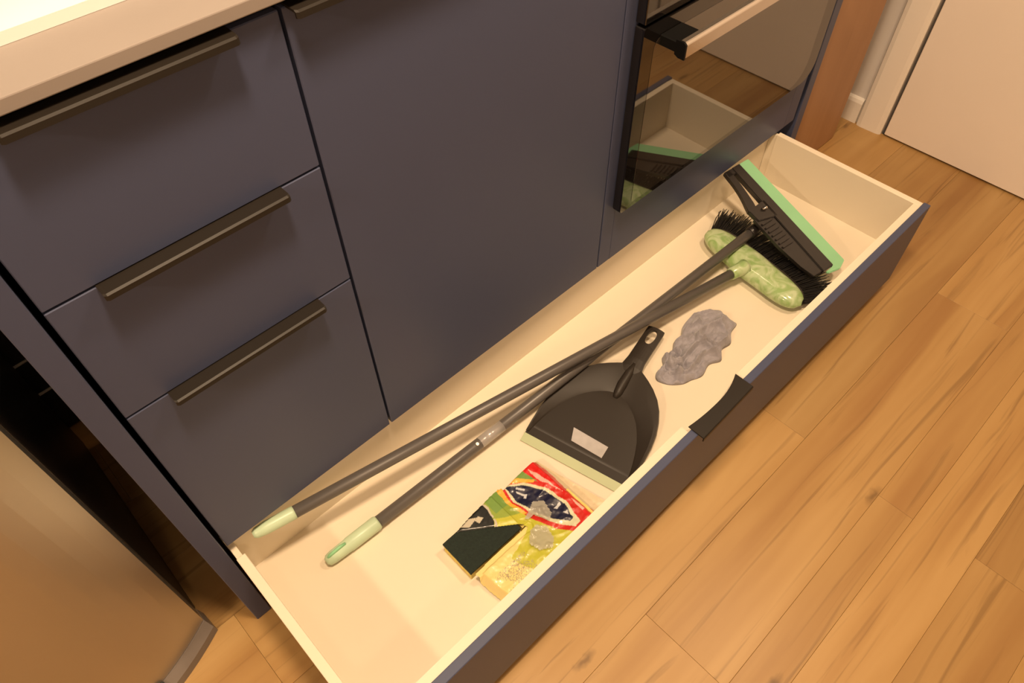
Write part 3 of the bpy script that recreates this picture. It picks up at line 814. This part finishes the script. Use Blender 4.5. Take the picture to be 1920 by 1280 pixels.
# torn printed bag with more sponges inside
pk = thing('sponge_bag', 'torn printed bag of sponges with red, green and navy design', 'bag', (0.45, -0.29, PB))
rough_box('sponge_body', 0.3040, 0.4200, -0.3800, -0.2870, PB+0.0004, 0.1690, M['sponge'], pk, 0.0008)
rough_box('sponge_body', 0.4040, 0.5150, -0.2840, -0.2060, PB+0.0004, 0.1690, M['sponge'], pk, 0.0008)
rough_box('sponge_body', 0.4240, 0.5250, -0.3800, -0.2870, PB+0.0004, 0.1690, M['sponge'], pk, 0.0008)
film_poly = [(0.304, -0.2065), (0.345, -0.201), (0.378, -0.199), (0.430, -0.194), (0.484, -0.190), (0.520, -0.189), (0.533, -0.195), (0.542, -0.24), (0.556, -0.30), (0.566, -0.350), (0.566, -0.384), (0.290, -0.384), (0.282, -0.33), (0.279, -0.2885), (0.335, -0.2875), (0.400, -0.2885), (0.412, -0.291), (0.408, -0.283), (0.360, -0.247), (0.325, -0.222)]
def inside(p, poly):
    x, y = p; c = False
    j = len(poly)-1
    for i in range(len(poly)):
        xi, yi = poly[i]; xj, yj = poly[j]
        if (yi > y) != (yj > y) and x < (xj-xi)*(y-yi)/(yj-yi)+xi: c = not c
        j = i
    return c
def edge_dist(p, poly):
    best = 9.0
    for i in range(len(poly)):
        ax_, ay_ = poly[i]; bx_, by_ = poly[(i+1) % len(poly)]
        dx, dy = bx_-ax_, by_-ay_
        t = max(0, min(1, ((p[0]-ax_)*dx+(p[1]-ay_)*dy)/(dx*dx+dy*dy)))
        best = min(best, math.hypot(p[0]-ax_-t*dx, p[1]-ay_-t*dy))
    return best
red = [(0.484, -0.188), (0.493, -0.185), (0.520, -0.188), (0.527, -0.229), (0.524, -0.281), (0.527, -0.315), (0.532, -0.352), (0.508, -0.360), (0.502, -0.323), (0.498, -0.278), (0.490, -0.227)]
wstripe = [(0.496, -0.203), (0.504, -0.230), (0.512, -0.292), (0.517, -0.340), (0.511, -0.341), (0.504, -0.288), (0.494, -0.228)]
redarc = [(0.443, -0.192), (0.475, -0.214), (0.503, -0.255), (0.514, -0.298), (0.508, -0.356), (0.484, -0.372), (0.468, -0.360), (0.446, -0.330), (0.427, -0.283), (0.417, -0.239), (0.421, -0.196)]
yellowarc = [(0.446, -0.192), (0.468, -0.206), (0.490, -0.232), (0.484, -0.234), (0.463, -0.214), (0.440, -0.197), (0.428, -0.200), (0.423, -0.238), (0.430, -0.272), (0.424, -0.270), (0.415, -0.238), (0.418, -0.194)]
whiteo = [(0.434, -0.196), (0.471, -0.221), (0.495, -0.263), (0.501, -0.309), (0.490, -0.352), (0.477, -0.355), (0.452, -0.322), (0.435, -0.276), (0.427, -0.237)]
navy = [(0.436, -0.201), (0.466, -0.224), (0.488, -0.263), (0.494, -0.307), (0.486, -0.338), (0.476, -0.338), (0.456, -0.313), (0.440, -0.273), (0.432, -0.240)]
blackp = [(0.300, -0.204), (0.345, -0.199), (0.376, -0.197), (0.379, -0.215), (0.374, -0.235), (0.363, -0.250), (0.345, -0.238)]
greenb = [(0.372, -0.190), (0.484, -0.185), (0.506, -0.272), (0.480, -0.30), (0.420, -0.262), (0.392, -0.250), (0.368, -0.232)]
limeb = [(0.362, -0.248), (0.376, -0.225), (0.392, -0.245), (0.420, -0.255), (0.470, -0.330), (0.512, -0.350), (0.512, -0.384), (0.372, -0.384), (0.352, -0.340), (0.345, -0.315), (0.400, -0.298), (0.412, -0.291)]
letters = [[(0.449, -0.219), (0.453, -0.217), (0.462, -0.232), (0.459, -0.234)], [(0.444, -0.226), (0.447, -0.224), (0.456, -0.243), (0.452, -0.245)], [(0.447, -0.243), (0.456, -0.240), (0.458, -0.244), (0.449, -0.248)],
           [(0.474, -0.300), (0.490, -0.297), (0.489, -0.303), (0.478, -0.306)], [(0.480, -0.317), (0.488, -0.320), (0.485, -0.327), (0.483, -0.325)]]
squig = [[(0.318, -0.207), (0.340, -0.204), (0.352, -0.212), (0.330, -0.218)], [(0.345, -0.214), (0.356, -0.212), (0.362, -0.222), (0.350, -0.226)], [(0.306, -0.209), (0.363, -0.252), (0.372, -0.238), (0.376, -0.236), (0.368, -0.256), (0.355, -0.2465), (0.330, -0.228)],
         [(0.380, -0.196), (0.3825, -0.212), (0.378, -0.234), (0.374, -0.236), (0.378, -0.214), (0.376, -0.198)]]
def paint(x, y):
    wob = noise.noise(Vector((x*60, y*60, 0)))*0.002
    p = (x+wob, y-wob)
    c = (0.72, 0.60, 0.40)
    if x < 0.42 and y < -0.286: c = (0.80, 0.66, 0.26)
    if inside(p, limeb): c = (0.50, 0.50, 0.05)
    if inside(p, greenb): c = (0.17, 0.30, 0.06)
    if inside(p, greenb) and (y < -0.232 or x < 0.385) and x < 0.43: c = (0.27, 0.36, 0.05)
    if inside(p, red): c = (0.62, 0.012, 0.010)
    if inside(p, wstripe): c = (0.80, 0.42, 0.36)
    if inside(p, redarc): c = (0.55, 0.018, 0.010)
    if inside(p, yellowarc): c = (0.78, 0.42, 0.05)
    if inside(p, whiteo): c = (0.62, 0.62, 0.42)
    if inside(p, navy): c = (0.008, 0.009, 0.035)
    for q in letters:
        if inside(p, q): c = (0.55, 0.57, 0.60)
    if inside(p, blackp): c = (0.010, 0.011, 0.009)
    for q in squig:
        if inside(p, q): c = (0.52, 0.48, 0.38)
    if 0.300 < x < 0.372 and -0.380 < y < -0.318:
        n_ = noise.noise(Vector(((x+y)*330, (x-y)*150, 4.0)))
        if abs(n_) < 0.10 and noise.noise(Vector((x*45, y*45, 8.0))) > -0.12: c = (0.34, 0.29, 0.18)
    return c
stp = 0.00115
gx = int((0.570-0.276)/stp); gy = int((0.387-0.186)/stp)
verts, faces, cols, idx = [], [], [], {}
for j in range(gy+1):
    for i in range(gx+1):
        x = 0.276+i*stp; y = -0.387+j*stp
        if not inside((x, y), film_poly): continue
        d = edge_dist((x, y), film_poly)
        on_pad = x < 0.402 and y > -0.2835
        flat = x > 0.530 + max(0, (-y-0.30))*0.05
        k = min(1.0, d/(0.012 if x > 0.43 or y < -0.25 else 0.004)); k = k*k*(3-2*k)
        cr = noise.fractal(Vector((x*34, y*34, 1.0)), 1.0, 2.0, 3)
        ridge = (1-abs(noise.noise(Vector((x*26+3, y*40, 2.0))))*2)
        hgt = 0.0265*k + 0.0022*cr*k + 0.0020*ridge*k
        z = PB + 0.003 + hgt
        if x > 0.515:
            f = min(1, (x-0.515)/0.022); z = PB + 0.003 + hgt*(1-f) + 0.0016*f*(1+cr)
        if on_pad: z = 0.1776 + 0.0012*(1+cr)*0.5 + 0.0016*k
        elif d < 0.012 and x < 0.42 and y < -0.283 and y > -0.30: z = max(z, 0.1712)
        if x < 0.425 and y < -0.283: z = max(z, 0.1708) if 0.302 < x else z
        if 0.40 < x < 0.517 and y < -0.204: z = max(z, 0.1708)
        if 0.402 <= x < 0.425 and y > -0.2835: z = max(z, 0.1776 - 0.0050*(x-0.402)/0.023)
        idx[(i, j)] = len(verts); verts.append((x, y, z)); cols.append(paint(x, y))
for j in range(gy):
    for i in range(gx):
        q = [(i, j), (i+1, j), (i+1, j+1), (i, j+1)]
        if all(k in idx for k in q): faces.append([idx[k] for k in q])
me = bpy.data.meshes.new('printed_film'); me.from_pydata(verts, [], faces); me.update()
ca = me.color_attributes.new('print', 'FLOAT_COLOR', 'POINT')
for i, c in enumerate(cols): ca.data[i].color = (*c, 1)
pm = mat('printed_film', (0.5, 0.5, 0.5), 0.34, coat=0.25, bump=0.2, bscale=110)
an = pm.node_tree.nodes.new('ShaderNodeVertexColor'); an.layer_name = 'print'
pm.node_tree.links.new(an.outputs['Color'], pm.node_tree.nodes['Principled BSDF'].inputs['Base Color'])
link_mesh('printed_film', me, pm, pk, smooth=True)
# pale crumpled film patches shaped to stand in for gloss highlights on the bag
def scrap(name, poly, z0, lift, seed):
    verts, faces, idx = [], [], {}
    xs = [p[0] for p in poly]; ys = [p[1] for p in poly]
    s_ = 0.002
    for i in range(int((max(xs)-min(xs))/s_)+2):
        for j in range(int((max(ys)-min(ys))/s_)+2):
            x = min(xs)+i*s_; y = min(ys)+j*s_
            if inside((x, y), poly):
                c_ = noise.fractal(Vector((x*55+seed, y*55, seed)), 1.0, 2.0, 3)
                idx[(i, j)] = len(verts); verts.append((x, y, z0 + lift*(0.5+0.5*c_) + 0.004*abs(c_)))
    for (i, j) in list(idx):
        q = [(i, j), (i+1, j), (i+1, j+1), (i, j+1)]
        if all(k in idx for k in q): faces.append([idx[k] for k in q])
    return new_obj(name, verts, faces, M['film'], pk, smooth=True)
scrap('gloss_patch', [(0.424, -0.300), (0.436, -0.318), (0.430, -0.344), (0.414, -0.356), (0.392, -0.342), (0.386, -0.318), (0.405, -0.302)], 0.1775, 0.006, 2.0)
scrap('gloss_patch', [(0.452, -0.262), (0.470, -0.276), (0.462, -0.306), (0.446, -0.314), (0.436, -0.286), (0.420, -0.285), (0.412, -0.278), (0.434, -0.270)], 0.1785, 0.005, 7.0)
